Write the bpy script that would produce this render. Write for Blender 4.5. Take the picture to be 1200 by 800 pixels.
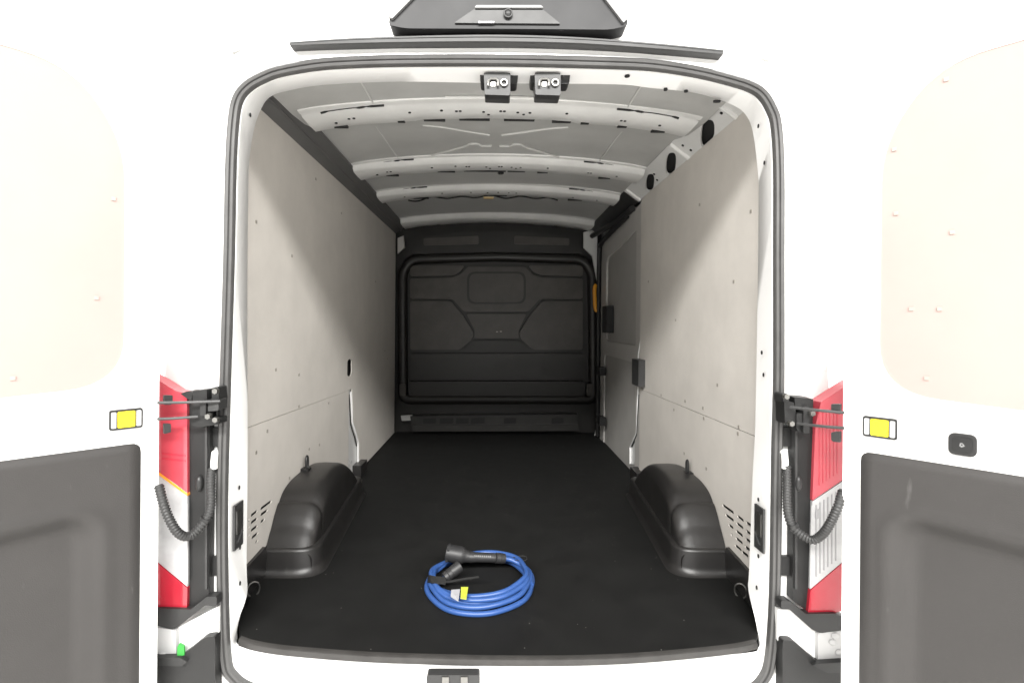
import bpy, bmesh, math, random
from mathutils import Vector, Matrix
from mathutils.geometry import tessellate_polygon

random.seed(7)
S = bpy.context.scene
for o in list(bpy.data.objects):
    bpy.data.objects.remove(o)
COL = S.collection
rad = math.radians

# ------------------------------------------------------------------ camera
FPX, PX0, PY0 = 628.0, 590.0, 380.0          # focal length and principal point in photo pixels (1200 wide)
CAM = Vector((-0.02, 0.0, 1.6))
PSI, ROLL = rad(1.0), rad(0.45)
fwd = Vector((math.sin(PSI), math.cos(PSI), 0))
hor = Vector((math.cos(PSI), -math.sin(PSI), 0))
zup = Vector((0, 0, 1))
crx = hor * math.cos(ROLL) + zup * math.sin(ROLL)
cuy = zup * math.cos(ROLL) - hor * math.sin(ROLL)
cd = bpy.data.cameras.new("camera")
cam = bpy.data.objects.new("camera", cd)
COL.objects.link(cam)
cam.matrix_world = Matrix(((crx.x, cuy.x, -fwd.x, CAM.x), (crx.y, cuy.y, -fwd.y, CAM.y),
                           (crx.z, cuy.z, -fwd.z, CAM.z), (0, 0, 0, 1)))
cd.sensor_width = 36.0
cd.lens = 36.0 * FPX / 1200.0
cd.shift_x = (600 - PX0) / 1200.0
cd.shift_y = -(400 - PY0) / 1200.0
cd.clip_start, cd.clip_end = 0.05, 200
S.camera = cam

# ------------------------------------------------------------------ light
w = bpy.data.worlds.new("World")
S.world = w
w.use_nodes = True
bgn = w.node_tree.nodes["Background"]
bgn.inputs[0].default_value = (1.0, 0.99, 0.975, 1)
bgn.inputs[1].default_value = 0.55


def area(name, loc, target, sx, sy, power, col=(1, 1, 1)):
    l = bpy.data.lights.new(name, "AREA")
    l.shape = "RECTANGLE"
    l.size, l.size_y, l.energy, l.color = sx, sy, power, col
    o = bpy.data.objects.new(name, l)
    COL.objects.link(o)
    o.location = loc
    d = Vector(target) - Vector(loc)
    o.rotation_euler = d.to_track_quat("-Z", "Y").to_euler()
    return o


area("studio_lamp", (0, -6.0, 6.5), (0, 1.9, 1.6), 12.0, 1.4, 3300, (1.0, 0.985, 0.955))
area("backdrop_fill", (0, 3.6, 9.5), (0, 8.5, 3.6), 12.0, 1.5, 3200, (1.0, 0.99, 0.97))  # unseen fill light, added to brighten the backdrop wall to white
S.view_settings.view_transform = "Standard"
S.view_settings.look = "None"
S.view_settings.gamma = 1
S.view_settings.use_curve_mapping = False
S.view_settings.exposure = 0.0
S.cycles.max_bounces = 8
S.cycles.use_denoising = True

# ------------------------------------------------------------------ helpers
W = {}                                       # world location of each object (nothing is rotated above it)
CZ = CAM.z


def ray(px, py):
    return fwd + crx * ((px - PX0) / FPX) + cuy * (-(py - PY0) / FPX)


def at(px, py, Y):
    d = ray(px, py)
    return CAM + d * ((Y - CAM.y) / d.y)


def atx(px, py, X):
    d = ray(px, py)
    return CAM + d * ((X - CAM.x) / d.x)


def atz(px, py, Z):
    d = ray(px, py)
    return CAM + d * ((Z - CAM.z) / d.z)


def bow(x):
    return 1.525 + 0.09 * min(1.6, (x / 0.8) ** 2)


def rear(px, py, off=0.0):                   # point on the bowed rear face of the van
    Y = 1.55
    for _ in range(8):
        p = at(px, py, Y + off)
        Y = bow(p.x)
    return at(px, py, Y + off)


def link(o, parent=None, loc=Vector((0, 0, 0))):
    COL.objects.link(o)
    W[o.name] = Vector(loc)
    if parent is not None:
        o.parent = parent
        o.location = Vector(loc) - W[parent.name]
    else:
        o.location = loc
    return o


def empty(name, loc, parent=None):
    return link(bpy.data.objects.new(name, None), parent, Vector(loc))


def from_bm(name, bm, mat, parent=None, smooth=True, ang=35, bev=0.0, seg=2):
    if bev > 0:
        es = [e for e in bm.edges if len(e.link_faces) == 2 and e.calc_face_angle(0) > rad(28)]
        if es:
            bmesh.ops.bevel(bm, geom=es, offset=bev, segments=seg, affect="EDGES", profile=0.6, clamp_overlap=True)
    bmesh.ops.recalc_face_normals(bm, faces=bm.faces)
    c = Vector((0, 0, 0))
    lo = Vector((1e9,) * 3)
    hi = Vector((-1e9,) * 3)
    for v in bm.verts:
        for i in range(3):
            lo[i] = min(lo[i], v.co[i])
            hi[i] = max(hi[i], v.co[i])
    c = (lo + hi) / 2
    for v in bm.verts:
        v.co -= c
    me = bpy.data.meshes.new(name)
    bm.to_mesh(me)
    bm.free()
    me.materials.append(mat)
    if smooth:
        for p in me.polygons:
            p.use_smooth = True
        me.set_sharp_from_angle(angle=rad(ang))
    o = bpy.data.objects.new(name, me)
    return link(o, parent, c)


def mk(name, verts, faces, mat, parent=None, **k):
    bm = bmesh.new()
    vs = [bm.verts.new(v) for v in verts]
    for f in faces:
        try:
            bm.faces.new([vs[i] for i in f])
        except ValueError:
            pass
    return from_bm(name, bm, mat, parent, **k)


def rings_faces(n, m, close_ring=True, close_path=False, cap=False):
    F = []
    for i in range(n if close_path else n - 1):
        a, b = i * m, ((i + 1) % n) * m
        for j in range(m if close_ring else m - 1):
            k = (j + 1) % m
            F.append((a + j, a + k, b + k, b + j))
    if cap:
        F.append(tuple(range(m)))
        F.append(tuple((n - 1) * m + j for j in range(m)))
    return F


def loft(name, rings, mat, parent=None, close_ring=True, close_path=False, cap=False, **k):
    m = len(rings[0])
    V = [p for r in rings for p in r]
    return mk(name, V, rings_faces(len(rings), m, close_ring, close_path, cap), mat, parent, **k)


def box(name, lo, hi, mat, parent=None, bev=0.0, **k):
    x0, y0, z0 = lo
    x1, y1, z1 = hi
    V = [(x, y, z) for x in (x0, x1) for y in (y0, y1) for z in (z0, z1)]
    F = [(0, 1, 3, 2), (4, 6, 7, 5), (0, 4, 5, 1), (2, 3, 7, 6), (0, 2, 6, 4), (1, 5, 7, 3)]
    return mk(name, V, F, mat, parent, bev=bev, **k)


def prism(name, pts, vec, mat, parent=None, bev=0.0, **k):
    n = len(pts)
    vec = Vector(vec)
    V = [Vector(p) for p in pts] + [Vector(p) + vec for p in pts]
    F = [tuple(range(n)), tuple(range(2 * n - 1, n - 1, -1))]
    F += [(i, (i + 1) % n, n + (i + 1) % n, n + i) for i in range(n)]
    return mk(name, V, F, mat, parent, bev=bev, **k)


def sheet(name, outer, holes, f, mat, parent=None, th=0.005, **k):
    """flat board with real openings; outer / holes are 2-D, f(a, b, w) gives the 3-D point"""
    loops = [[Vector((a, b, 0)) for a, b in l] for l in [outer] + holes]
    tris = tessellate_polygon(loops)
    flat = [p for l in loops for p in l]
    n = len(flat)
    V = [f(p.x, p.y, 0) for p in flat] + [f(p.x, p.y, th) for p in flat]
    F = [tuple(t) for t in tris] + [(t[2] + n, t[1] + n, t[0] + n) for t in tris]
    s = 0
    for l in loops:
        m = len(l)
        F += [(s + i, s + (i + 1) % m, n + s + (i + 1) % m, n + s + i) for i in range(m)]
        s += m
    return mk(name, V, F, mat, parent, ang=20, **k)


def fillet(pts, r, n=5):
    out = []
    m = len(pts)
    rs = r if isinstance(r, (list, tuple)) else [r] * m
    for i in range(m):
        p = Vector(pts[i][:2])
        a = Vector(pts[i - 1][:2]) - p
        b = Vector(pts[(i + 1) % m][:2]) - p
        rr = min(rs[i], a.length * 0.48, b.length * 0.48)
        if rr < 1e-6:
            out.append(p)
            continue
        a = p + a.normalized() * rr
        b = p + b.normalized() * rr
        for q in range(n + 1):
            t = q / n
            out.append(a * (1 - t) ** 2 + p * 2 * t * (1 - t) + b * t * t)
    return [(p.x, p.y) for p in out]


def crom(pts, n=6, closed=False):
    P = [Vector(p) for p in pts]
    out = []
    m = len(P)
    for i in range(m if closed else m - 1):
        p0 = P[(i - 1) % m] if closed or i > 0 else P[0] * 2 - P[1]
        p1, p2 = P[i], P[(i + 1) % m]
        p3 = P[(i + 2) % m] if closed or i + 2 < m else p2 * 2 - p1
        for q in range(n):
            t = q / n
            out.append(0.5 * ((2 * p1) + (p2 - p0) * t + (2 * p0 - 5 * p1 + 4 * p2 - p3) * t * t
                              + (3 * p1 - p0 - 3 * p2 + p3) * t ** 3))
    if not closed:
        out.append(P[-1])
    return out


def tube(name, path, r, mat, parent=None, n=10, closed=False, cap=True, rf=None, **k):
    P = [Vector(p) for p in path]
    m = len(P)
    rings = []
    t0 = (P[1] - P[0]).normalized()
    up = Vector((0, 0, 1)) if abs(t0.z) < 0.9 else Vector((1, 0, 0))
    nrm = (up - t0 * up.dot(t0)).normalized()
    for i in range(m):
        a = P[i - 1] if (i > 0 or closed) else P[0]
        b = P[(i + 1) % m] if (i + 1 < m or closed) else P[-1]
        t = (b - a).normalized()
        nrm = (nrm - t * nrm.dot(t)).normalized()
        bi = t.cross(nrm)
        rr = rf(i) if rf else r
        rings.append([P[i] + (nrm * math.cos(2 * math.pi * j / n) + bi * math.sin(2 * math.pi * j / n)) * rr
                      for j in range(n)])
    return loft(name, rings, mat, parent, True, closed, cap and not closed, **k)


def pxprism(name, pxs, Y, depth, mat, parent=None, bev=0.0, **k):
    return prism(name, [at(a, b, Y) for a, b in pxs], (0, depth, 0), mat, parent, bev=bev, **k)


def sub(o, parent):                          # make an already placed object a part of another
    o.parent = parent
    o.location = W[o.name] - W[parent.name]
    return o


def clone(me, name, loc, parent, rot=None, scale=None):
    o = bpy.data.objects.new(name, me)
    link(o, parent, Vector(loc))
    if rot is not None:
        o.rotation_euler = rot
    if scale is not None:
        o.scale = scale
    return o


# ------------------------------------------------------------------ materials
def pm(name, col, rough=0.5, metal=0.0, nscale=0, namt=0.0, dark=None, bump=0.0, bscale=200, coat=0.0, spec=0.5,
       specks=0.0, trans=0.0, stretch=(1, 1, 1), scratch=0.0):
    m = bpy.data.materials.new(name)
    m.use_nodes = True
    nt = m.node_tree
    b = nt.nodes["Principled BSDF"]
    b.inputs["Base Color"].default_value = (*col, 1)
    b.inputs["Roughness"].default_value = rough
    b.inputs["Metallic"].default_value = metal
    b.inputs["Coat Weight"].default_value = coat
    b.inputs["Specular IOR Level"].default_value = spec
    b.inputs["Transmission Weight"].default_value = trans
    tc = nt.nodes.new("ShaderNodeTexCoord")
    mp = nt.nodes.new("ShaderNodeMapping")
    mp.inputs["Scale"].default_value = stretch
    nt.links.new(tc.outputs["Object"], mp.inputs[0])
    last = None
    if nscale:
        nz = nt.nodes.new("ShaderNodeTexNoise")
        nz.inputs["Scale"].default_value = nscale
        nz.inputs["Detail"].default_value = 6
        nz.inputs["Roughness"].default_value = 0.62
        nt.links.new(mp.outputs[0], nz.inputs["Vector"])
        rp = nt.nodes.new("ShaderNodeValToRGB")
        rp.color_ramp.elements[0].position = 0.33
        rp.color_ramp.elements[1].position = 0.68
        d = dark or tuple(c * (1 - namt) for c in col)
        rp.color_ramp.elements[0].color = (*d, 1)
        rp.color_ramp.elements[1].color = (*col, 1)
        nt.links.new(nz.outputs["Fac"], rp.inputs[0])
        last = rp.outputs[0]
        mr = nt.nodes.new("ShaderNodeMapRange")
        mr.inputs["To Min"].default_value = max(0, rough - 0.1)
        mr.inputs["To Max"].default_value = min(1, rough + 0.1)
        nt.links.new(nz.outputs["Fac"], mr.inputs[0])
        nt.links.new(mr.outputs[0], b.inputs["Roughness"])

    def over(fac, colr):
        nonlocal last
        mx = nt.nodes.new("ShaderNodeMix")
        mx.data_type = "RGBA"
        nt.links.new(fac, mx.inputs[0])
        if last:
            nt.links.new(last, mx.inputs[6])
        else:
            mx.inputs[6].default_value = (*col, 1)
        mx.inputs[7].default_value = (*colr, 1)
        last = mx.outputs[2]

    if specks:
        vo = nt.nodes.new("ShaderNodeTexVoronoi")
        vo.inputs["Scale"].default_value = 40
        nt.links.new(tc.outputs["Object"], vo.inputs["Vector"])
        lt = nt.nodes.new("ShaderNodeMath")
        lt.operation = "LESS_THAN"
        lt.inputs[1].default_value = 0.06
        nt.links.new(vo.outputs["Distance"], lt.inputs[0])
        sp = nt.nodes.new("ShaderNodeSeparateColor")
        nt.links.new(vo.outputs["Color"], sp.inputs[0])
        l2 = nt.nodes.new("ShaderNodeMath")
        l2.operation = "LESS_THAN"
        l2.inputs[1].default_value = specks
        nt.links.new(sp.outputs[0], l2.inputs[0])
        mu = nt.nodes.new("ShaderNodeMath")
        mu.operation = "MULTIPLY"
        nt.links.new(lt.outputs[0], mu.inputs[0])
        nt.links.new(l2.outputs[0], mu.inputs[1])
        over(mu.outputs[0], (0.30, 0.29, 0.27))
    if scratch:
        mp2 = nt.nodes.new("ShaderNodeMapping")
        mp2.inputs["Scale"].default_value = (14, 14, 3.0)
        mp2.inputs["Rotation"].default_value = (0.35, 0.5, 0.3)
        nt.links.new(tc.outputs["Object"], mp2.inputs[0])
        n2 = nt.nodes.new("ShaderNodeTexNoise")
        n2.inputs["Scale"].default_value = 2.2
        n2.inputs["Detail"].default_value = 3
        nt.links.new(mp2.outputs[0], n2.inputs["Vector"])
        r2 = nt.nodes.new("ShaderNodeValToRGB")
        r2.color_ramp.elements[0].position = 0.70
        r2.color_ramp.elements[0].color = (0, 0, 0, 1)
        r2.color_ramp.elements[1].position = 0.78
        r2.color_ramp.elements[1].color = (scratch, scratch, scratch, 1)
        nt.links.new(n2.outputs["Fac"], r2.inputs[0])
        over(r2.outputs[0], tuple(min(1, c * 2.2 + 0.06) for c in col))
    if last:
        nt.links.new(last, b.inputs["Base Color"])
    if bump:
        n3 = nt.nodes.new("ShaderNodeTexNoise")
        n3.inputs["Scale"].default_value = bscale
        n3.inputs["Detail"].default_value = 4
        nt.links.new(tc.outputs["Object"], n3.inputs["Vector"])
        bp = nt.nodes.new("ShaderNodeBump")
        bp.inputs["Strength"].default_value = bump
        bp.inputs["Distance"].default_value = 0.002
        nt.links.new(n3.outputs["Fac"], bp.inputs["Height"])
        nt.links.new(bp.outputs[0], b.inputs["Normal"])
    return m


M = dict(
    white=pm("white_paint", (0.80, 0.80, 0.79), 0.28, nscale=3, namt=0.03, coat=0.3),
    flange=pm("flange_paint", (0.82, 0.82, 0.81), 0.55, spec=0.25, nscale=6, namt=0.02),
    wing=pm("wing_plastic", (0.14, 0.14, 0.14), 0.4),
    inwhite=pm("white_primer", (0.70, 0.70, 0.685), 0.38, nscale=5, namt=0.12, bump=0.10, bscale=10),
    skin=pm("roof_primer", (0.45, 0.45, 0.437), 0.40, nscale=4, namt=0.16, bump=0.25, bscale=8),
    bead=pm("pressed_bead", (0.55, 0.55, 0.535), 0.42),
    ply=pm("coated_plywood", (0.67, 0.638, 0.592), 0.62, nscale=5, namt=0.10, bump=0.15, bscale=90),
    doorply=pm("door_plywood", (0.37, 0.276, 0.252), 0.6, nscale=6, namt=0.04),
    mat=pm("rubber_mat", (0.0095, 0.0095, 0.0092), 0.72, nscale=8, namt=0.25, bump=0.5, bscale=600, specks=0.12, spec=0.18),
    edge=pm("edge_rubber", (0.040, 0.038, 0.036), 0.5, nscale=20, namt=0.3, bump=0.2),
    railg=pm("rail_cover", (0.13, 0.128, 0.125), 0.5, nscale=6, namt=0.2),
    black=pm("black_plastic", (0.018, 0.018, 0.018), 0.45, nscale=12, namt=0.25, bump=0.25, bscale=500, spec=0.35),
    gloss=pm("satin_black", (0.014, 0.014, 0.015), 0.50, nscale=5, namt=0.15, spec=0.35),
    arch=pm("arch_plastic", (0.021, 0.020, 0.0195), 0.34, nscale=9, namt=0.25, bump=0.3, bscale=420, scratch=0.12),
    bulk=pm("bulkhead_plastic", (0.080, 0.074, 0.066), 0.36, nscale=7, namt=0.3, bump=0.3, bscale=300),
    bulkd=pm("bulkhead_base", (0.024, 0.023, 0.021), 0.40, nscale=7, namt=0.3),
    trim=pm("door_trim_plastic", (0.042, 0.0395, 0.0380), 0.55, nscale=6, namt=0.12, bump=0.3, bscale=380, scratch=0.30, spec=0.35),
    seal=pm("seal_rubber", (0.070, 0.069, 0.068), 0.42, nscale=15, namt=0.18),
    grey=pm("grey_plastic", (0.042, 0.042, 0.042), 0.45, nscale=14, namt=0.2, bump=0.2, bscale=400, spec=0.4),
    dgrey=pm("dark_grey_plastic", (0.026, 0.026, 0.026), 0.42, nscale=14, namt=0.2, spec=0.4),
    metal=pm("zinc_steel", (0.30, 0.295, 0.28), 0.42, metal=1.0, nscale=30, namt=0.25),
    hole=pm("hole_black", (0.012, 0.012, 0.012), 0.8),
    slide=pm("slider_paint", (0.52, 0.505, 0.48), 0.45, nscale=5, namt=0.1),
    board=pm("slider_board", (0.42, 0.41, 0.39), 0.6, nscale=6, namt=0.12),
    red=pm("red_lens", (0.46, 0.055, 0.075), 0.12, coat=0.5, nscale=9, namt=0.12),
    redd=pm("red_lens_deep", (0.34, 0.014, 0.028), 0.12, coat=0.5),
    redrib=pm("red_lens_rib", (0.44, 0.035, 0.055), 0.12, coat=0.5),
    clearrib=pm("clear_lens_rib", (0.26, 0.26, 0.265), 0.2, coat=0.5),
    clear=pm("clear_lens", (0.42, 0.42, 0.425), 0.14, coat=0.6, nscale=30, namt=0.15),
    amber=pm("amber_lens", (0.85, 0.30, 0.03), 0.15, coat=0.5),
    yellow=pm("yellow_reflector", (0.88, 0.72, 0.02), 0.3, nscale=60, namt=0.12),
    whiter=pm("white_reflector", (0.42, 0.42, 0.42), 0.3),
    orange=pm("orange_handle", (0.85, 0.36, 0.02), 0.4, nscale=20, namt=0.1),
    green=pm("green_clip", (0.03, 0.26, 0.04), 0.4),
    blue=pm("blue_cable_sheath", (0.032, 0.086, 0.27), 0.36, nscale=18, namt=0.12, spec=0.5),
    plug=pm("plug_plastic", (0.024, 0.024, 0.025), 0.48, nscale=25, namt=0.2),
    print=pm("pale_print", (0.20, 0.20, 0.20), 0.6),
    tagw=pm("white_tag", (0.34, 0.34, 0.36), 0.5, nscale=60, namt=0.15),
    tagy=pm("yellow_tag", (0.42, 0.47, 0.05), 0.5, nscale=60, namt=0.12),
    screw=pm("screw_zinc", (0.42, 0.39, 0.35), 0.5, metal=0.5),
    ground=pm("studio_floor_paint", (0.80, 0.79, 0.77), 0.6, nscale=2, namt=0.06),
)

# ------------------------------------------------------------------ setting
g = mk("ground", [(-14, -14, 0), (14, -14, 0), (14, 18, 0), (-14, 18, 0)], [(0, 1, 2, 3)], M["ground"])
g["kind"] = "structure"

bd = mk("backdrop_wall", [(-14, 8.5, 0), (14, 8.5, 0), (14, 8.5, 9), (-14, 8.5, 9)], [(0, 1, 2, 3)],
        pm("backdrop_paint", (0.85, 0.845, 0.83), 0.7, nscale=2, namt=0.03))
bd["kind"] = "structure"

# ------------------------------------------------------------------ van
van = empty("cargo_van", (0, 3.2, 0))
van["label"] = "white cargo van seen from behind with both rear doors open and an empty black-floored hold"
van["category"] = "van"

FL = 0.64                                    # height of the load floor
WX = 0.88                                    # half width between the plywood walls
YB = 4.72                                    # bulkhead

SEAL = [(598, 72), (720, 75), (770, 78), (820, 86), (860, 96), (880, 103), (893, 112), (903, 128), (909, 148), (912, 200),
        (912, 300), (912, 440), (910, 520), (909, 590), (907, 700), (902, 770), (894, 794), (878, 808), (845, 815), (760, 820),
        (598, 822), (440, 820), (340, 815), (295, 806), (273, 791), (265, 770), (262, 700), (261, 600), (263, 500), (266, 400),
        (269, 300), (271, 200), (274, 146), (279, 118), (291, 102), (310, 91), (330, 84), (370, 77), (410, 74), (480, 72)]
sealpath = crom([rear(*p) for p in SEAL], 5, True)
NS = len(sealpath)


def inplane(i):
    t = sealpath[(i + 1) % NS] - sealpath[i - 1]
    t.y = 0
    t.normalize()
    n = Vector((t.z, 0, -t.x))
    c = Vector((0, 0, 1.45))
    d = sealpath[i] - c
    return n if n.dot(Vector((d.x, 0, d.z))) > 0 else -n


nrm = [inplane(i) for i in range(NS)]

# outer body: rear face, sides, roof and nose closed off in front of the bulkhead
def body_pt(d, grow=0.0):
    """point of the outer body section in direction d from (0, 1.45)"""
    best = None
    hw_lo, hw_hi, zt, zb = 1.10 + grow, 1.00 + grow, 2.64 + grow, 0.42 - grow
    lo, hi = 0.0, 3.0
    for _ in range(40):
        m_ = (lo + hi) / 2
        x, z = abs(d.x) * m_, 1.45 + d.z * m_
        t = min(1, max(0, (z - 1.2) / 1.4))
        hw = hw_lo * (1 - t) + hw_hi * t
        zc = (zt + zb) / 2
        v = (x / hw) ** 6 + (abs(z - zc) / ((zt - zb) / 2)) ** 6
        if v < 1:
            lo = m_
        else:
            hi = m_
    return Vector((d.x * lo, 0, 1.45 + d.z * lo))


r0, r1, r2, r3, r4, r5 = [], [], [], [], [], []
for i, p in enumerate(sealpath):
    n = nrm[i]
    d = Vector((p.x, 0, p.z - 1.45)).normalized()
    b = body_pt(d)
    bi = body_pt(d, -0.055)
    a = p + n * 0.004 + Vector((0, 0.004, 0))
    r0.append(a)
    q = p + n * 0.03 + Vector((0, 0.004, 0))
    r1.append(q)
    m_ = (q + bi) / 2
    r2.append(Vector((m_.x, min(bow(m_.x) + 0.012, 1.64), m_.z)))
    r3.append(Vector((bi.x, min(bow(bi.x), 1.63) + 0.03, bi.z)))
    r4.append(Vector((b.x, 1.76, b.z)))
    r5.append(Vector((b.x * 0.985, 5.1, b.z)))
body = loft("body_shell", [r0, r1, r2, r3, r4, r5], M["white"], van, True, False, False, ang=50)
cap_pts = r5
nosecap = mk("nose_cap", [Vector((p.x, 5.1, p.z)) for p in r5], [tuple(range(NS))], M["white"], body)

# aperture return: painted flange between seal and hold
INNER = [(598, 98), (720, 99), (760, 103), (808, 108), (840, 116), (862, 125), (874, 135), (882, 154), (888, 200), (889, 240),
         (887, 400), (885, 500), (882, 560), (878, 665), (877, 690), (884, 720), (889, 742), (889, 758), (870, 765), (740, 774),
         (598, 777.5), (440, 773), (330, 764), (282, 756), (278, 745), (279, 728), (287, 705), (290, 690), (289, 660), (290, 560), (290, 450),
         (290, 300), (291, 230), (292, 190), (298, 150), (308, 124), (318, 113), (336, 107), (378, 100), (470, 96)]
assert len(INNER) == len(SEAL)
inn = []
for k_, p in enumerate(INNER):
    low = p[1] > 700
    inn.append(rear(p[0], p[1], 0.012 if p[1] > 750 else (0.05 if low else 0.105)))
inpath = crom(inn, 5, True)
f0, f1, f2, f3 = [], [], [], []
for i in range(NS):
    f0.append(sealpath[i] - nrm[i] * 0.002 + Vector((0, 0.006, 0)))
    f1.append(sealpath[i] - nrm[i] * 0.018 + Vector((0, 0.004, 0)))
    q = inpath[i]
    f2.append(q - nrm[i] * 0.0)
    d = nrm[i]
    f3.append(q + d * 0.05 + Vector((0, 0.03, 0)))
frame = loft("door_aperture", [f0, f1, f2, f3], M["flange"], van, True, False, False, ang=55)

# weather seal: ribbed rubber section
prof = [(-0.015, 0.004), (-0.0155, -0.006), (-0.012, -0.013), (-0.006, -0.0145), (-0.004, -0.010), (-0.001, -0.0095),
        (0.001, -0.0145), (0.008, -0.0165), (0.0135, -0.012), (0.0155, -0.004), (0.015, 0.004)]
loft("door_seal", [[sealpath[i] + nrm[i] * a + Vector((0, b, 0)) for a, b in prof] for i in range(NS)], M["seal"], van,
     True, True, False, ang=40)

# ---- floor, mat, skirting
box("load_floor", (-0.90, 1.76, 0.56), (0.90, 5.0, FL - 0.004), M["mat"], van)
matrear = [atz(*p, FL) for p in [(281, 751), (300, 757), (340, 763), (430, 770), (520, 773), (598, 774.5), (680, 774), (750, 771),
                                 (820, 765), (862, 760), (886, 755)]]
mp_ = crom(matrear, 4)
right = [atz(889, 742, FL), atz(886, 722, FL), Vector((0.845, 1.80, FL)), Vector((0.868, 1.90, FL)), Vector((0.868, YB, FL))]
left = [Vector((-0.868, YB, FL)), Vector((-0.868, 1.90, FL)), Vector((-0.835, 1.80, FL)), atz(284, 712, FL), atz(279, 728, FL)]
poly = mp_ + right + left
floor_mat = prism("floor_mat", poly, (0, 0, 0.010), M["mat"], van, bev=0.002)
prof2 = [(0.010, 0.0115), (-0.004, 0.012), (-0.009, 0.009), (-0.010, 0.002), (-0.010, -0.007), (-0.004, -0.008), (0.004, -0.003)]
loft("edge_trim", [[p + Vector((0, a, b)) for a, b in prof2] for p in mp_], M["edge"], floor_mat, True, False, True, ang=40)
for sx in (-1, 1):
    sk = [(1.72, FL), (1.72, 0.742), (2.02, 0.762), (2.06, FL)]
    prism("skirting", [(sx * 0.868, y, z) for y, z in sk], (sx * 0.02, 0, 0), M["arch"], van, bev=0.004)

# sill latch well
sp = rear(530, 800, 0)
well = pxprism("sill_latch", fillet([(500, 790.5), (562, 790.5), (562, 815), (500, 815)], 3), 1.50, 0.03, M["grey"], van, bev=0.002)
for a in (518, 540):
    pxprism("catch", [(a, 793), (a + 8, 793), (a + 8, 812), (a, 812)], 1.494, 0.01, M["metal"], well, bev=0.002)

# ---- plywood walls
def lw(a, b, t):
    return Vector((-WX - t, a, b))


def rw(a, b, t):
    return Vector((WX + t, a, b))


def slot_hole(p, q, X, th):
    a, b = atx(*p, X), atx(*q, X)
    d = Vector((b.y - a.y, b.z - a.z)).normalized()
    n = Vector((-d.y, d.x)) * th
    A, B = Vector((a.y, a.z)), Vector((b.y, b.z))
    return [tuple(A + n - d * 0), tuple(A - d * th * .8), tuple(A - n), tuple(B - n), tuple(B + d * th * .8), tuple(B + n)]


seamL = [atx(290, 500, -WX), atx(409, 459, -WX)]
zs = 1.215
lslots = [((306, 596), (318, 587)), ((306, 603), (313.5, 597.5)), ((306, 611.5), (310, 608)), ((294.6, 604), (301.5, 598.4)),
          ((294.6, 612.5), (301.5, 607)), ((294.6, 621.5), (301.5, 616)), ((295.5, 630), (302, 624.5)), ((300, 635), (302, 633)),
          ((291, 609), (292, 608)), ((291, 618), (292, 617)), ((291, 627), (292, 626))]
lpost = [atx(410, 445, -WX), atx(424, 545, -WX)]
yl = lpost[0].y                               # where the short lower board ends
oval = [(yl - 0.010 + 0.050 * math.cos(t), 1.335 + (0.03 if math.sin(t) > 0 else -0.03) + 0.022 * math.sin(t))
        for t in [2 * math.pi * i / 20 for i in range(20)]]
upperL = sheet("wall_panel", [(1.70, zs + 0.022), (yl - 0.08, zs - 0.012), (yl + 0.05, zs - 0.012), (yl + 0.07, 1.10), (yl + 0.085, 1.00), (yl + 0.19, 0.90),
                              (yl + 0.235, 0.84), (yl + 0.24, 0.652), (4.67, 0.652), (4.67, 2.40), (1.70, 2.40)], [oval], lw, M["ply"], van)
upperL["label"] = "long plywood wall board above the seam"
lowerL = sheet("wall_panel", [(1.70, 0.752), (yl - 0.02, 0.752), (yl - 0.02, zs - 0.0145), (1.70, zs + 0.0195)],
               [slot_hole(p, q, -WX, 0.0062) for p, q in lslots], lw, M["ply"], van)
rl = lambda x, y: (740 + x / 4.447, 520 + y / 4.447)
rslots = [(rl(475, 318), rl(530, 358)), (rl(490, 368), rl(530, 398)), (rl(507, 420), rl(528, 438)), (rl(519, 470), rl(524, 474)),
          (rl(552, 375), rl(582, 400)), (rl(548, 412), rl(580, 438)), (rl(545, 452), rl(577, 478)), (rl(545, 490), rl(577, 517)),
          (rl(540, 527), rl(570, 553)), (rl(598, 408), rl(622, 425)), (rl(597, 452), rl(620, 470)), (rl(595, 494), rl(618, 510)),
          (rl(592, 535), rl(615, 552)), (rl(575, 560), rl(606, 584))]
yr = atx(750, 420, WX).y
upperR = sheet("wall_panel", [(1.70, zs + 0.01), (yr, zs - 0.004), (yr, 2.378), (1.70, 2.378)], [], rw, M["ply"], van)
lowerR = sheet("wall_panel", [(1.70, 0.752), (yr, 0.70), (yr, zs - 0.0064), (1.70, zs + 0.0076)],
               [slot_hole(p, q, WX, 0.0062) for p, q in rslots], rw, M["ply"], van)
# black boxes behind the boards stand in for the shade of the hollow
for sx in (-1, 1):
    box("cavity_shade", (sx * 0.905 if sx > 0 else -0.93, 1.7, 0.60), (0.93 if sx > 0 else -0.905, 3.46 if sx < 0 else 3.34, 2.36), M["hole"], van)
box("side_skin", (-0.925, 3.48, 0.58), (-0.905, 4.72, 2.40), M["inwhite"], van)

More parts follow.
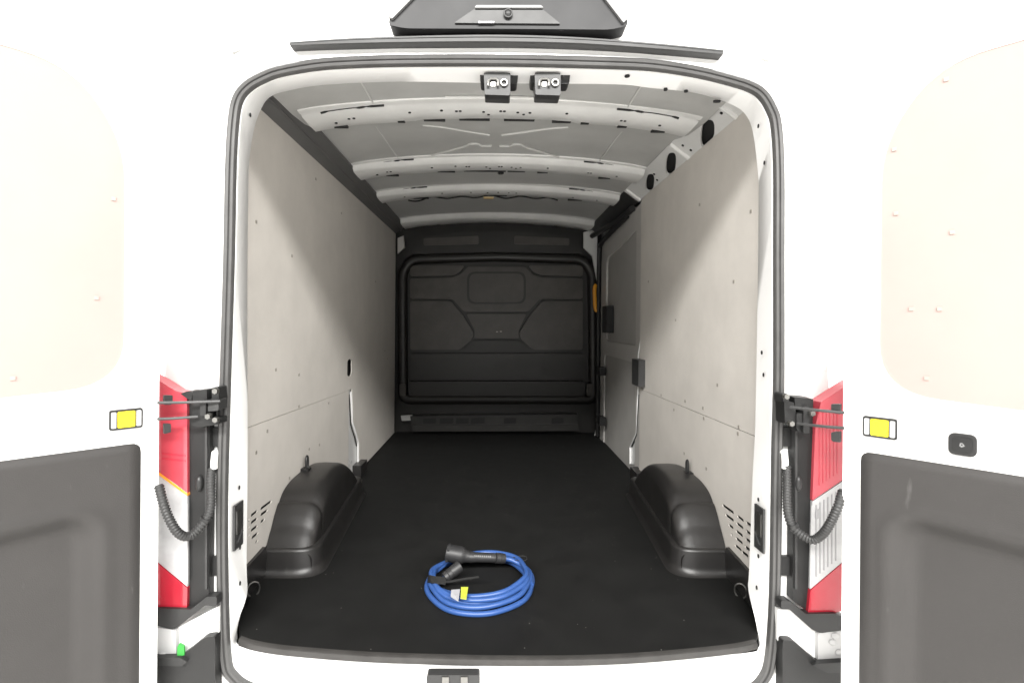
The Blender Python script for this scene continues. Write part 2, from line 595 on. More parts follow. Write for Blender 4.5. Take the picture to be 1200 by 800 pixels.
# screws, shared mesh
scb = box("screw", (-0.0022, -0.006, -0.006), (0.0022, 0.006, 0.006), M["screw"], upperL, bev=0.002)
scb.location = atx(323, 433, -WX) - W[upperL.name]
SC = scb.data
for p, par, X in [((350, 439), upperL, -WX), ((313, 505), lowerL, -WX), ((350, 476), lowerL, -WX), ((300, 530), lowerL, -WX),
                  ((339, 560), lowerL, -WX), ((374, 521), lowerL, -WX), ((362, 526), lowerL, -WX), ((385, 472), lowerL, -WX),
                  ((451, 411), upperL, -WX), ((454, 420), upperL, -WX), ((342, 300), upperL, -WX), ((300, 260), upperL, -WX), ((400, 250), upperL, -WX),
                  ((370, 210), upperL, -WX), ((440, 330), upperL, -WX),
                  ((792, 375), upperR, WX), ((841, 451), upperR, WX), ((880, 248), upperR, WX), ((820, 240), upperR, WX), ((860, 330), upperR, WX),
                  ((760, 330), upperR, WX), ((790, 480), lowerR, WX), ((825, 490), lowerR, WX), ((865, 508), lowerR, WX), ((802, 531), lowerR, WX),
                  ((828, 549), lowerR, WX), ((775, 463), lowerR, WX), ((866, 500), upperR, WX), ((824, 478), upperR, WX), ((803, 470), upperR, WX)]:
    clone(SC, "screw", atx(*p, X), par)

# ---- white body posts that show past the board ends
pL = empty("body_post", (-0.89, 3.35, FL), van)
cut = [(yl - 0.03, 0.66), (yl + 0.28, 0.66), (yl + 0.27, 0.84), (yl + 0.22, 0.90), (yl + 0.12, 1.00), (yl + 0.09, zs + 0.0), (yl - 0.03, zs + 0.02)]
prism("post_face", [(-0.893, y, z) for y, z in cut], (-0.008, 0, 0), M["white"], pL)
edge = [Vector((-0.884, y, z)) for y, z in [(yl + 0.225, 0.66), (yl + 0.22, 0.835), (yl + 0.175, 0.895), (yl + 0.075, 0.995), (yl + 0.055, 1.10), (yl + 0.035, zs - 0.03)]]
tube("post_bead", edge, 0.006, M["white"], pL, n=6)
tube("post_bead", [p + Vector((0, -0.035, -0.01)) for p in edge[1:]], 0.004, M["trim"], pL, n=6)
pR = empty("body_post", (0.89, 3.5, FL), van)
z4 = lambda x, y: (680 + x / 4.71, 390 + y / 4.71)
cutR = [atx(*z4(*p), 0.893) for p in [(345, 0), (330, 80), (318, 140), (318, 300), (312, 400), (308, 550), (270, 630), (270, 725), (325, 725), (330, 300), (345, 150), (352, 0)]]
prism("post_face", cutR, (0.01, 0, 0), M["white"], pR)
tube("post_bead", [atx(*z4(*p), 0.887) for p in [(340, 0), (322, 120), (320, 300), (316, 400), (312, 550), (276, 630), (276, 720)]], 0.006, M["white"], pR, n=6)
tube("post_bead", [atx(*z4(*p), 0.889) for p in [(326, 340), (318, 470), (314, 560), (285, 625)]], 0.006, M["dgrey"], pR, n=6)
a, b = atx(747, 420, 0.875), atx(755, 453, 0.875)
box("latch_block", (0.84, min(a.y, b.y), b.z), (0.90, max(a.y, b.y), a.z), M["grey"], pR, bev=0.008)

# ---- wheel arch liners
def arch(sx):
    o = empty("wheel_arch_liner", (sx * 0.79, 2.45, FL), van)
    xi = 0.69
    base = fillet([(WX - 0.004, 2.03), (xi - 0.012, 2.03), (xi + 0.055, 3.02), (WX - 0.004, 3.02)], [0, 0.10, 0.07, 0], 10)
    rings = []
    for dz, gx in [(0.0, 0.024), (0.006, 0.012), (0.03, 0.004), (0.085, 0.0), (0.094, -0.003), (0.098, -0.010)]:
        rr = []
        for x, y in base:
            cx, cy = WX, 2.5
            f = 1 + gx / 0.2
            rr.append(Vector((sx * (cx + (x - cx) * f), cy + (y - cy) * (1 + gx / 0.5), FL + 0.010 + dz)))
        rings.append(rr)
    loft("arch_foot", rings, M["arch"], o, True, False, True, ang=50)
    prof_ = [(2.040, 0.742), (2.060, 0.768), (2.090, 0.806), (2.122, 0.846), (2.155, 0.880), (2.175, 0.890), (2.21, 0.912),
             (2.27, 0.928), (2.34, 0.935), (2.50, 0.936), (2.66, 0.912), (2.80, 0.855), (2.92, 0.785), (3.0, 0.735)]
    dense = crom([Vector((0, y, z)) for y, z in prof_], 3)
    rings = []
    for p in dense:
        h = p.z - FL
        grv = 0.0
        for gy, ga in ((2.165, 0.006), (2.095, 0.004)):
            grv += ga * math.exp(-((p.y - gy) / 0.008) ** 2)
        zt = p.z - grv
        r_ = min(0.055, h * 0.5)
        inset = xi + 0.012 + 0.02 * max(0, (2.2 - p.y)) + 0.07 * max(0, p.y - 2.2) + grv * 0.6
        c = [Vector((sx * (WX - 0.003), p.y, zt))]
        c.append(Vector((sx * (inset + r_ + 0.06), p.y, zt + 0.002)))
        for q in range(7):
            t = math.pi / 2 * q / 6
            c.append(Vector((sx * (inset + r_ - r_ * math.sin(t)), p.y, zt - r_ + r_ * math.cos(t))))
        c.append(Vector((sx * inset, p.y, FL + 0.012)))
        rings.append(c)
    loft("arch_top", rings, M["arch"], o, False, ang=60)
    # tie-down ring and hook on the board just above
    z = 1.01
    yy = atx(354, 548, -WX).y if sx < 0 else atx(811, 552, WX).y
    z = atx(354, 551, -WX).z if sx < 0 else atx(811, 556, WX).z
    box("hook_foot", (sx * (WX - 0.035) if sx > 0 else -WX, yy - 0.02, z - 0.02), (WX if sx > 0 else sx * (WX - 0.035), yy + 0.02, z + 0.012), M["black"], o, bev=0.005)
    loop_ = [Vector((sx * (WX - 0.022), yy + 0.012 * math.cos(t), z + 0.035 + 0.03 * math.sin(t))) for t in [2 * math.pi * i / 16 for i in range(16)]]
    tube("hook_ring", loop_, 0.0055, M["dgrey"], o, n=7, closed=True)
    # front nub and strap guide at the far end of the arch
    pn = (424, 540) if sx < 0 else (745, 548)
    q = atx(*pn, sx * 0.86)
    box("end_nub", (min(sx * 0.84, sx * 0.90), q.y - 0.10, FL + 0.01), (max(sx * 0.84, sx * 0.90), q.y + 0.06, FL + 0.075), M["arch"], o, bev=0.02, seg=3)
    return o


arch(-1)
arch(1)
for sx, px in ((-1, (297, 690)), (1, (868, 692))):
    c = atz(*px, FL + 0.03)
    o = tube("tie_down_ring", [c + Vector((sx * -0.018 * math.cos(t) * 0.9, 0.012 * math.cos(t), 0.026 * math.sin(t))) for t in [2 * math.pi * i / 18 for i in range(18)]],
             0.003, M["metal"], van, n=6, closed=True)

# ---- roof
def roofz(x, y=3.0):
    return 2.51 - 0.03 * max(0, min(1, (2.45 - y) / 0.35)) - 0.052 * (x / 0.8) ** 2 - 0.014 * (abs(x) / 0.8) ** 8


xs = [-0.815 + 1.63 * i / 40 for i in range(41)]
ys = [1.62 + (4.9 - 1.62) * i / 60 for i in range(61)]
rr = []
for y in ys:
    rr.append([Vector((x, y, roofz(x, y) + 0.003 * math.sin(y * 7 + x * 2))) for x in xs])
skin = loft("roof_skin", rr, M["skin"], van, False, ang=60)
for sgn in (-1, 1):
    tube("roof_bead", [Vector((sgn * x, y, roofz(x) - 0.001)) for x, y in ((0.56, 2.30), (0.55, 2.6), (0.54, 2.92))], 0.0035, M["bead"], skin, n=6)
    tube("roof_bead", crom([Vector((sgn * x - 0.02, y, roofz(x) - 0.003)) for x, y in ((0.03, 2.57), (0.12, 2.53), (0.25, 2.46), (0.33, 2.43))], 3), 0.005, M["bead"], skin, n=6)
    tube("roof_bead", crom([Vector((sgn * x - 0.02, y, roofz(x) - 0.003)) for x, y in ((0.02, 2.73), (0.07, 2.73), (0.09, 2.70), (0.13, 2.70), (0.16, 2.74), (0.34, 2.87))], 3), 0.005, M["bead"], skin, n=6)
    tube("roof_bead", [Vector((sgn * x, y, roofz(x, y) - 0.001)) for x, y in ((0.50, 1.9), (0.50, 2.10))], 0.0035, M["bead"], skin, n=6)
    tube("roof_bead", [Vector((sgn * x - 0.015, 2.07, roofz(x, 2.07) - 0.002)) for x in (0.03, 0.1, 0.2)], 0.004, M["bead"], skin, n=6)

SLOT = None


def rib(y0, y1, drop, endw, slots, dots):
    global SLOT
    rings = []
    n = 48
    for i in range(n + 1):
        x = -0.786 + 1.576 * i / n
        e = max(0, abs(x) - 0.60) / 0.23
        wob = 0.006 * math.sin(x * 23) * (1 - e) + endw * e * e
        ya, yb = y0 - endw * 0.4 * e, y1 + wob * 0.6
        if abs(x) < 0.33:
            yb -= 0.012
        z = roofz(x)
        za = roofz(x, y0)
        dz = drop * (1 - 0.2 * e * e)
        rings.append([Vector((x, ya - 0.035, za + 0.006)), Vector((x, ya - 0.030, za - 0.003)), Vector((x, ya - 0.004, za - 0.005)), Vector((x, ya + 0.012, z - dz * 0.85)),
                      Vector((x, ya + 0.024, z - dz)), Vector((x, (ya + yb) / 2, z - dz - 0.003)), Vector((x, yb - 0.016, z - dz)), Vector((x, yb - 0.004, z - dz * 0.8)),
                      Vector((x, yb + 0.008, z - 0.006)), Vector((x, yb + 0.035, z - 0.004)), Vector((x, yb + 0.04, z + 0.004))])
    o = loft("roof_rib", rings, M["inwhite"], van, False, ang=40)
    for x, wd in slots:
        b_ = box("rib_slot", (x - wd / 2, y1 - 0.03, roofz(x) - drop - 0.0025), (x + wd / 2, y1 - 0.010, roofz(x) - drop + 0.012), M["hole"], o, bev=0.003)
    for x, fy in dots:
        yy = y0 + (y1 - y0) * fy
        if SLOT is None:
            bm = bmesh.new()
            bmesh.ops.create_cone(bm, cap_ends=True, segments=10, radius1=0.006, radius2=0.006, depth=0.004)
            d_ = from_bm("rib_hole", bm, M["hole"], o)
            SLOT = d_.data
            d_.location = Vector((x, yy, roofz(x) - drop - 0.003)) - W[o.name]
        else:
            clone(SLOT, "rib_hole", (x, yy, roofz(x) - drop - 0.003), o)
    return o


d1 = [(-0.62, .45), (-0.60, .45), (-0.37, .35), (-0.24, .3), (-0.18, .35), (-0.165, .35), (-0.07, .4), (-0.05, .55), (0.0, .35), (0.015, .35), (0.07, .4), (0.095, .5), (0.12, .4),
      (0.27, .35), (0.50, .5), (0.515, .5), (0.66, .5), (-0.68, .6)]
rib(2.12, 2.30, 0.040, 0.03, [(-0.28, 0.09), (-0.11, 0.13), (0.08, 0.13), (0.26, 0.08), (-0.42, 0.03), (0.36, 0.035), (0.68, 0.07), (-0.68, 0.07), (0.52, 0.04)], d1)
rib(2.90, 3.08, 0.036, 0.03, [(-0.3, 0.10), (-0.08, 0.24), (0.1, 0.1), (0.25, 0.06), (-0.62, 0.1), (0.62, 0.1)], d1)
rib(3.48, 3.66, 0.036, 0.04, [(-0.55, 0.16), (0.0, 0.12), (0.55, 0.15)], d1[::2])
rib(4.36, 4.60, 0.045, 0.04, [(-0.5, 0.03), (-0.25, 0.03), (0, 0.03), (0.25, 0.03), (0.5, 0.03)], [])
# dark gaps at rib ends (press folds)
for y, s in ((2.12, 1), (2.90, 1), (3.48, .9)):
    for sgn in (-1, 1):
        p = [Vector((sgn * x, y - 0.004 + dy, roofz(x, y) - 0.008)) for x, dy in ((0.46, 0), (0.53, 0.0), (0.56, 0.004), (0.60, 0.002), (0.68, 0.006), (0.71, 0.012))]
        tube("fold_gap", crom(p, 3), 0.004, M["hole"], skin, n=7, rf=lambda i: 0.0045 if 3 < i < 7 or i < 3 or i > 12 else 0.0018)
# wiring run along the third rib
wp = [Vector((x, 3.70 + 0.015 * math.sin(x * 19), roofz(x) - 0.03 - 0.008 * math.sin(x * 31))) for x in [-0.62 + 0.045 * i for i in range(24)]]
tube("roof_wire", crom(wp, 3), 0.005, M["black"], van, n=6)
box("wire_tape", (-0.10, 3.685, 2.466), (-0.03, 3.72, 2.476), pm("masking_tape", (0.62, 0.47, 0.24), 0.7), van, bev=0.002)
oo = tube("roof_ring", [Vector((0.012 + 0.016 * math.cos(t), 3.19 + 0.016 * math.sin(t), roofz(0) - 0.012)) for t in [2 * math.pi * i / 14 for i in range(14)]], 0.004, M["dgrey"], van, n=6, closed=True)

# side rails between wall boards and roof
def railpt(sx, s, y, t=0.0):                 # s 0 at board, 1 at roof
    return Vector((sx * (WX + 0.005 - 0.095 * s + t * 0.6), y, 2.375 + 0.068 * s + t * 0.8))


def rail(sx, ya, yb, mat, holes=()):
    return sheet("roof_rail", [(ya, 0), (yb, 0), (yb, 1), (ya, 1)], [h for h in holes], lambda a, b, t: railpt(sx, b, a, t), mat, van, th=0.01)


def ov(cx_, cy_, rx_, ry_):                  # rounded opening seen at that place, laid on the sloping rail
    A0, B0 = railpt(1, 0, 0), railpt(1, 1, 0)
    e = (B0 - A0)
    nn_ = Vector((e.z, 0, -e.x))
    out = []
    for i in range(22):
        t = 2 * math.pi * i / 22
        ct, st = math.cos(t), math.sin(t)
        d = ray(cx_ + rx_ * math.copysign(abs(ct) ** 0.75, ct) + 0.12 * ry_ * st, cy_ - ry_ * math.copysign(abs(st) ** 0.75, st))
        k = (A0 - CAM).dot(nn_) / d.dot(nn_)
        p = CAM + d * k
        out.append((p.y, min(0.96, max(0.04, (p - Vector((A0.x, p.y, A0.z))).dot(e) / e.length_squared))))
    return out


lrail = rail(-1, 1.66, 4.66, M["railg"])
tube("rail_lip", [railpt(-1, 0.98, y, -0.004) for y in (1.68, 3.0, 4.66)], 0.006, M["railg"], lrail, n=6)
tube("rail_lip", [railpt(-1, 0.5, y, -0.003) for y in (1.68, 3.0, 4.66)], 0.005, M["railg"], lrail, n=6)
rr_ = rail(1, 1.66, 3.36, M["inwhite"], [ov(829, 157, 8.0, 16.5), ov(786, 192, 6.0, 13.0), ov(761.5, 214, 5.0, 10.0)])
for y, s in ((2.02, .5), (2.04, .75), (2.40, .25), (2.41, .6), (2.60, .6), (2.86, .55), (2.90, .25)):
    c = railpt(1, s, y, -0.002)
    clone(SLOT, "rib_hole", c, rr_, rot=(0, rad(35), 0))
for y in (2.47, 1.98, 3.30):
    tube("rail_rib", [railpt(1, s, y, -0.002) for s in (0.05, 0.5, 0.98)], 0.012, M["inwhite"], rr_, n=8)
prism("rail_cavity", [(0.915, 1.8, 2.385), (0.805, 1.8, 2.465), (0.88, 1.8, 2.475), (0.915, 1.8, 2.44)], (0, 1.55, 0), M["hole"], van)
rail(1, 3.365, 4.66, M["dgrey"])
trk = [Vector((0.868, 3.45, 2.355)), Vector((0.862, 3.9, 2.352)), Vector((0.80, 4.5, 2.35))]
tube("slider_track", crom(trk, 4), 0.022, M["dgrey"], van, n=8)

# header panel inside the rear edge with small holes
for p in [(410, 84), (536, 82), (688, 85), (735, 90), (777, 91)]:
    q = rear(p[0], p[1], 0.03)
    clone(SLOT, "header_hole", (q.x, q.y, q.z + 0.001), frame, scale=(1.3, 1.6, 0.5))
for p in [(840, 119), (780, 105), (804, 107)]:
    q = rear(p[0], p[1], 0.095)
    clone(SLOT, "header_hole", q, frame, scale=(2.0 if p[0] == 840 else 1, 1, 1.5))
for px, py in [(293, 135), (284, 179), (279, 452), (276, 410), (280, 571), (281, 641), (281, 683), (889, 148), (896, 191), (895, 439), (893, 413), (889, 585), (889, 651), (887, 688)]:
    c = rear(px, py, 0.045)
    sgn = 1 if px > 590 else -1
    clone(SLOT, "pillar_hole", (c.x - sgn * 0.001, c.y, c.z), frame, rot=(0, rad(90), 0), scale=(1.1, 0.8, 0.5))


# ---- latch brackets hanging from the header
def latch(x0, x1, bx0, bx1, hx0, hx1):
    o = empty("latch_bracket", at((x0 + x1) / 2, 79, 1.57), van)
    pxprism("back_plate", fillet([(x0, 80), (x1, 80.6), (x1 - 2, 98.5), (x0 + 1, 97.8)], 3.5), 1.575, 0.05, M["dgrey"], o, bev=0.003)
    pxprism("catch_box", fillet([(bx0, 85), (bx1, 85.5), (bx1, 111.5), (bx0 + 1, 110.5)], 2), 1.545, 0.06, M["grey"], o, bev=0.004)
    pxprism("lip", fillet([(bx0 + 1, 105), (bx1, 106), (bx1 - 1, 112), (bx0 + 1, 111)], 1.5), 1.535, 0.03, M["dgrey"], o, bev=0.002)
    # bright pressed-steel hook
    tube("hook", [at(hx0 + a * (hx1 - hx0), b, 1.538) for a, b in ((0.0, 101), (0.02, 95), (0.14, 92.6), (0.42, 92.6), (0.52, 95), (0.52, 101))], 0.0036, M["metal"], o, n=8)
    pxprism("hook_plate", fillet([(hx0 + 3, 96), (hx0 + 9, 96), (hx0 + 9, 101.5), (hx0 + 3, 101.5)], 1.5), 1.542, 0.01, M["metal"], o, bev=0.001)
    c = at(hx0 + 0.85 * (hx1 - hx0), 97, 1.54)
    tube("pin_ring", [c + Vector((0.009 * math.cos(t), 0, 0.009 * math.sin(t))) for t in [2 * math.pi * i / 14 for i in range(14)]], 0.003, M["metal"], o, n=6, closed=True)
    return o


latch(562, 608, 567, 598, 572, 594)
latch(621, 669, 626.5, 657, 632, 654)

# ---- striker pockets on the pillars
for sgn, x0, x1, y0, y1 in ((-1, 273.5, 284.5, 588, 642), (1, 884.5, 895.5, 592, 645)):
    q = [rear(x, y, 0.048 if True else 0) for x, y in ()]
    c0 = rear((x0 + x1) / 2, (y0 + y1) / 2, 0.045)
    o = box("striker_pocket", (c0.x - 0.003, c0.y - 0.028, c0.z - 0.068), (c0.x + 0.003, c0.y + 0.028, c0.z + 0.068), M["grey"], van, bev=0.001)
    box("striker_plate", (c0.x - 0.006, c0.y - 0.018, c0.z - 0.022), (c0.x + 0.006, c0.y + 0.010, c0.z + 0.048), M["metal"], o, bev=0.003)
    tube("striker_loop", [Vector((c0.x - sgn * a, c0.y + b, c0.z - 0.03 + z)) for a, b, z in ((0, -.012, -.02), (.007, -.012, -.014), (.007, .012, .01), (0, .012, .02))], 0.004, M["hole"], o, n=7)

# ---- bulkhead
bk = empty("bulkhead", (0, YB, FL), van)
bz = lambda x, y: (440 + x / 2.6667, 220 + y / 2.6667)
box("base_panel", (-0.93, YB + 0.03, 0.60), (0.93, YB + 0.06, 2.56), M["bulkd"], bk)


def pad(name, pts, Y, d, mat="bulk", r=8, bev=0.012):
    return pxprism(name, [bz(*p) for p in fillet(pts, r, 4)], Y, d, M[mat], bk, bev=bev, seg=3)


mir = lambda pts: [(756 - x, y) for x, y in pts][::-1]
A = [(108, 243), (278, 243), (262, 266), (238, 274), (108, 277)]
pad("moulded_pad", A, YB - 0.015, 0.06)
pad("moulded_pad", mir(A), YB - 0.015, 0.06)
band = [(108, 283), (240, 281), (266, 271), (287, 247), (469, 247), (490, 271), (516, 281), (648, 283), (648, 347), (514, 347), (478, 387), (276, 387), (240, 347), (108, 347)]
pad("moulded_band", band, YB - 0.012, 0.06)
pad("window_rim", [(286, 262), (470, 262), (470, 363), (286, 363)], YB - 0.022, 0.06, "bulkd", 26, 0.006)
pad("window_blank", [(293, 268), (463, 268), (463, 357), (293, 357)], YB - 0.028, 0.06, "bulk", 22, 0.008)
H = [(108, 354), (234, 354), (270, 394), (308, 456), (298, 476), (262, 506), (108, 506)]
pad("moulded_pad", H, YB - 0.020, 0.07)
pad("moulded_pad", mir(H), YB - 0.020, 0.07)
pad("moulded_pad", [(284, 394), (472, 394), (446, 448), (450, 470), (306, 470), (311, 448)], YB - 0.012, 0.06)
pad("moulded_pad", [(306, 477), (450, 477), (486, 512), (270, 512)], YB - 0.010, 0.06, "bulkd")
pad("lower_panel", [(108, 518), (650, 518), (650, 598), (108, 598)], YB - 0.014, 0.06, "bulkd")
pad("lower_panel", [(104, 605), (655, 605), (655, 655), (104, 655)], YB - 0.03, 0.08, "bulkd")
# rounded surround frame
loopz = fillet([(84, 662), (82, 262), (112, 222), (378, 214), (648, 222), (680, 262), (684, 662)], [24, 60, 60, 10, 60, 60, 24], 8)
lp = [at(*bz(*p), YB - 0.03) for p in loopz]
rings = []
for i, p in enumerate(lp):
    t = (lp[(i + 1) % len(lp)] - lp[i - 1]).normalized()
    n = Vector((t.z, 0, -t.x))
    rings.append([p + n * a + Vector((0, b, 0)) for a, b in ((-0.042, 0.06), (-0.040, 0.01), (-0.030, -0.008), (-0.012, -0.016), (0.012, -0.016), (0.03, -0.008), (0.04, 0.01), (0.042, 0.06))])
loft("surround_frame", rings, M["bulkd"], bk, True, True, ang=50)
for a in (85, 670):
    pad("side_inset", [(a - 10, 612), (a + 9, 612), (a + 9, 650), (a - 10, 650)], YB - 0.06, 0.03, "bulk", 6, 0.006)
# header section above the frame
pad("header_pad", [(112, 206), (120, 176), (160, 150), (260, 137), (378, 133), (500, 137), (600, 150), (640, 176), (648, 206)], YB - 0.012, 0.06, "bulkd", 10)
for s in (0, 1):
    q = [(150, 158), (322, 150), (322, 176), (150, 180)]
    pad("header_inset", q if not s else mir(q), YB - 0.020, 0.03, "bulk", 5, 0.006)
# foot step with a row of pockets
z5 = lambda x, y: (460 + x / 4.615, 430 + y / 4.615)
step = pxprism("foot_step", [z5(*p) for p in [(95, 265), (1000, 255), (1010, 345), (110, 350)]], YB - 0.09, 0.12, M["bulkd"], bk, bev=0.01)
for a, b in ((165, 235), (255, 328), (343, 412), (424, 498), (602, 668), (860, 925)):
    pxprism("step_pocket", [z5(*p) for p in fillet([(a, 278), (b, 276), (b, 304), (a, 306)], 5)], YB - 0.096, 0.01, M["hole"], bk, bev=0.002)
pxprism("step_edge", [z5(*p) for p in [(110, 314), (1005, 312), (1000, 344), (118, 348)]], YB - 0.10, 0.02, M["bulkd"], bk, bev=0.006)
pxprism("corner_bracket", [z5(*p) for p in [(1012, 396), (1088, 392), (1100, 330), (1112, 318), (1112, 424), (1025, 426)]], YB - 0.12, 0.01, M["inwhite"], bk, bev=0.002)
pxprism("corner_bracket", [z5(*p) for p in [(45, 262), (108, 258), (112, 288), (50, 290)]], YB - 0.07, 0.01, M["skin"], bk, bev=0.002)
for p in ((380, 450), (392, 449), (409, 301)):
    c = at(*bz(*p), YB - 0.03)
    clone(SC, "scuff_mark", c + Vector((0, 0.012, 0)), bk, scale=(4 if p[0] != 409 else 2, 0.5, 0.7))
# pale posts either side of the bulkhead
for sx, pts in ((-1, [(457, 300), (461, 300), (460, 495), (456, 495)]), (1, [(701, 395), (705, 395), (704, 500), (700, 500)])):
    pxprism("side_post", pts, 4.60, 0.05, M["inwhite"], van, bev=0.003)
pxprism("side_post", [(466, 279), (473, 276), (474, 290), (466, 297)], 4.62, 0.03, M["slide"], van)
pxprism("side_post", [(684, 272), (700, 268), (700, 330), (694, 300), (684, 290)], 4.62, 0.03, M["inwhite"], van)
# orange grab handle beside the bulkhead
hp = [at(*p, 4.55) for p in [(699, 334), (697, 337), (697, 350), (698, 362), (701, 365)]]
gh = tube("grab_handle", crom(hp, 4), 0.017, M["orange"], van, n=8)

# ---- sliding door on the side opposite the long board
sd = empty("sliding_door", (0.86, 4.0, FL), van)
XD = 0.868
zz = lambda x, y: (690 + x / 5, 240 + y / 5)
g_ = lambda p: (atx(*p, XD).y, atx(*p, XD).z)
yd0 = yr + 0.01
sf = lambda a, b, t: Vector((XD + 0.02 + t, a, b))
winp = fillet([(3.42, 1.47), (4.34, 1.47), (4.34, 2.14), (3.42, 2.21)], [0.02, 0.09, 0.09, 0.02], 6)
lowp = fillet([(3.42, 0.61), (4.40, 0.61), (4.40, 1.36), (3.42, 1.36)], [0.02, 0.03, 0.05, 0.02], 5)
sheet("door_frame", [(yd0, 0.59), (4.56, 0.59), (4.56, 2.30), (4.50, 2.33), (yd0, 2.36)], [winp, lowp], sf, M["slide"], sd, th=0.03)
sheet("window_blank", [(3.40, 1.45), (4.36, 1.45), (4.36, 2.17), (3.40, 2.23)], [], lambda a, b, t: Vector((XD + 0.034 + t, a, b)), M["board"], sd)
sheet("lower_board", [(3.40, 0.60), (4.42, 0.60), (4.42, 1.38), (3.40, 1.38)], [], lambda a, b, t: Vector((XD + 0.030 + t, a, b)), M["board"], sd)
slp = [Vector((XD - 0.0, y, z)) for y, z in ((4.54, 0.66), (4.545, 1.5), (4.53, 2.18), (4.44, 2.28), (4.1, 2.31), (3.6, 2.335))]
tube("door_seal", crom(slp, 5), 0.020, M["black"], sd, n=8)
a, b = atx(708, 359, XD - 0.01), atx(713, 390, XD - 0.01)
box("door_latch", (XD - 0.025, min(a.y, b.y), b.z), (XD + 0.03, max(a.y, b.y), a.z), M["black"], sd, bev=0.01)
for p in ((704, 434), (704, 492)):
    c = atx(*p, XD - 0.02)
    box("roller_arm", (c.x - 0.02, c.y - 0.06, c.z - 0.035), (c.x + 0.03, c.y + 0.06, c.z + 0.03), M["black"], sd, bev=0.012)

# ---- rear doors
TZ = CZ - 0.332                              # height of the lower trim panel's top edge


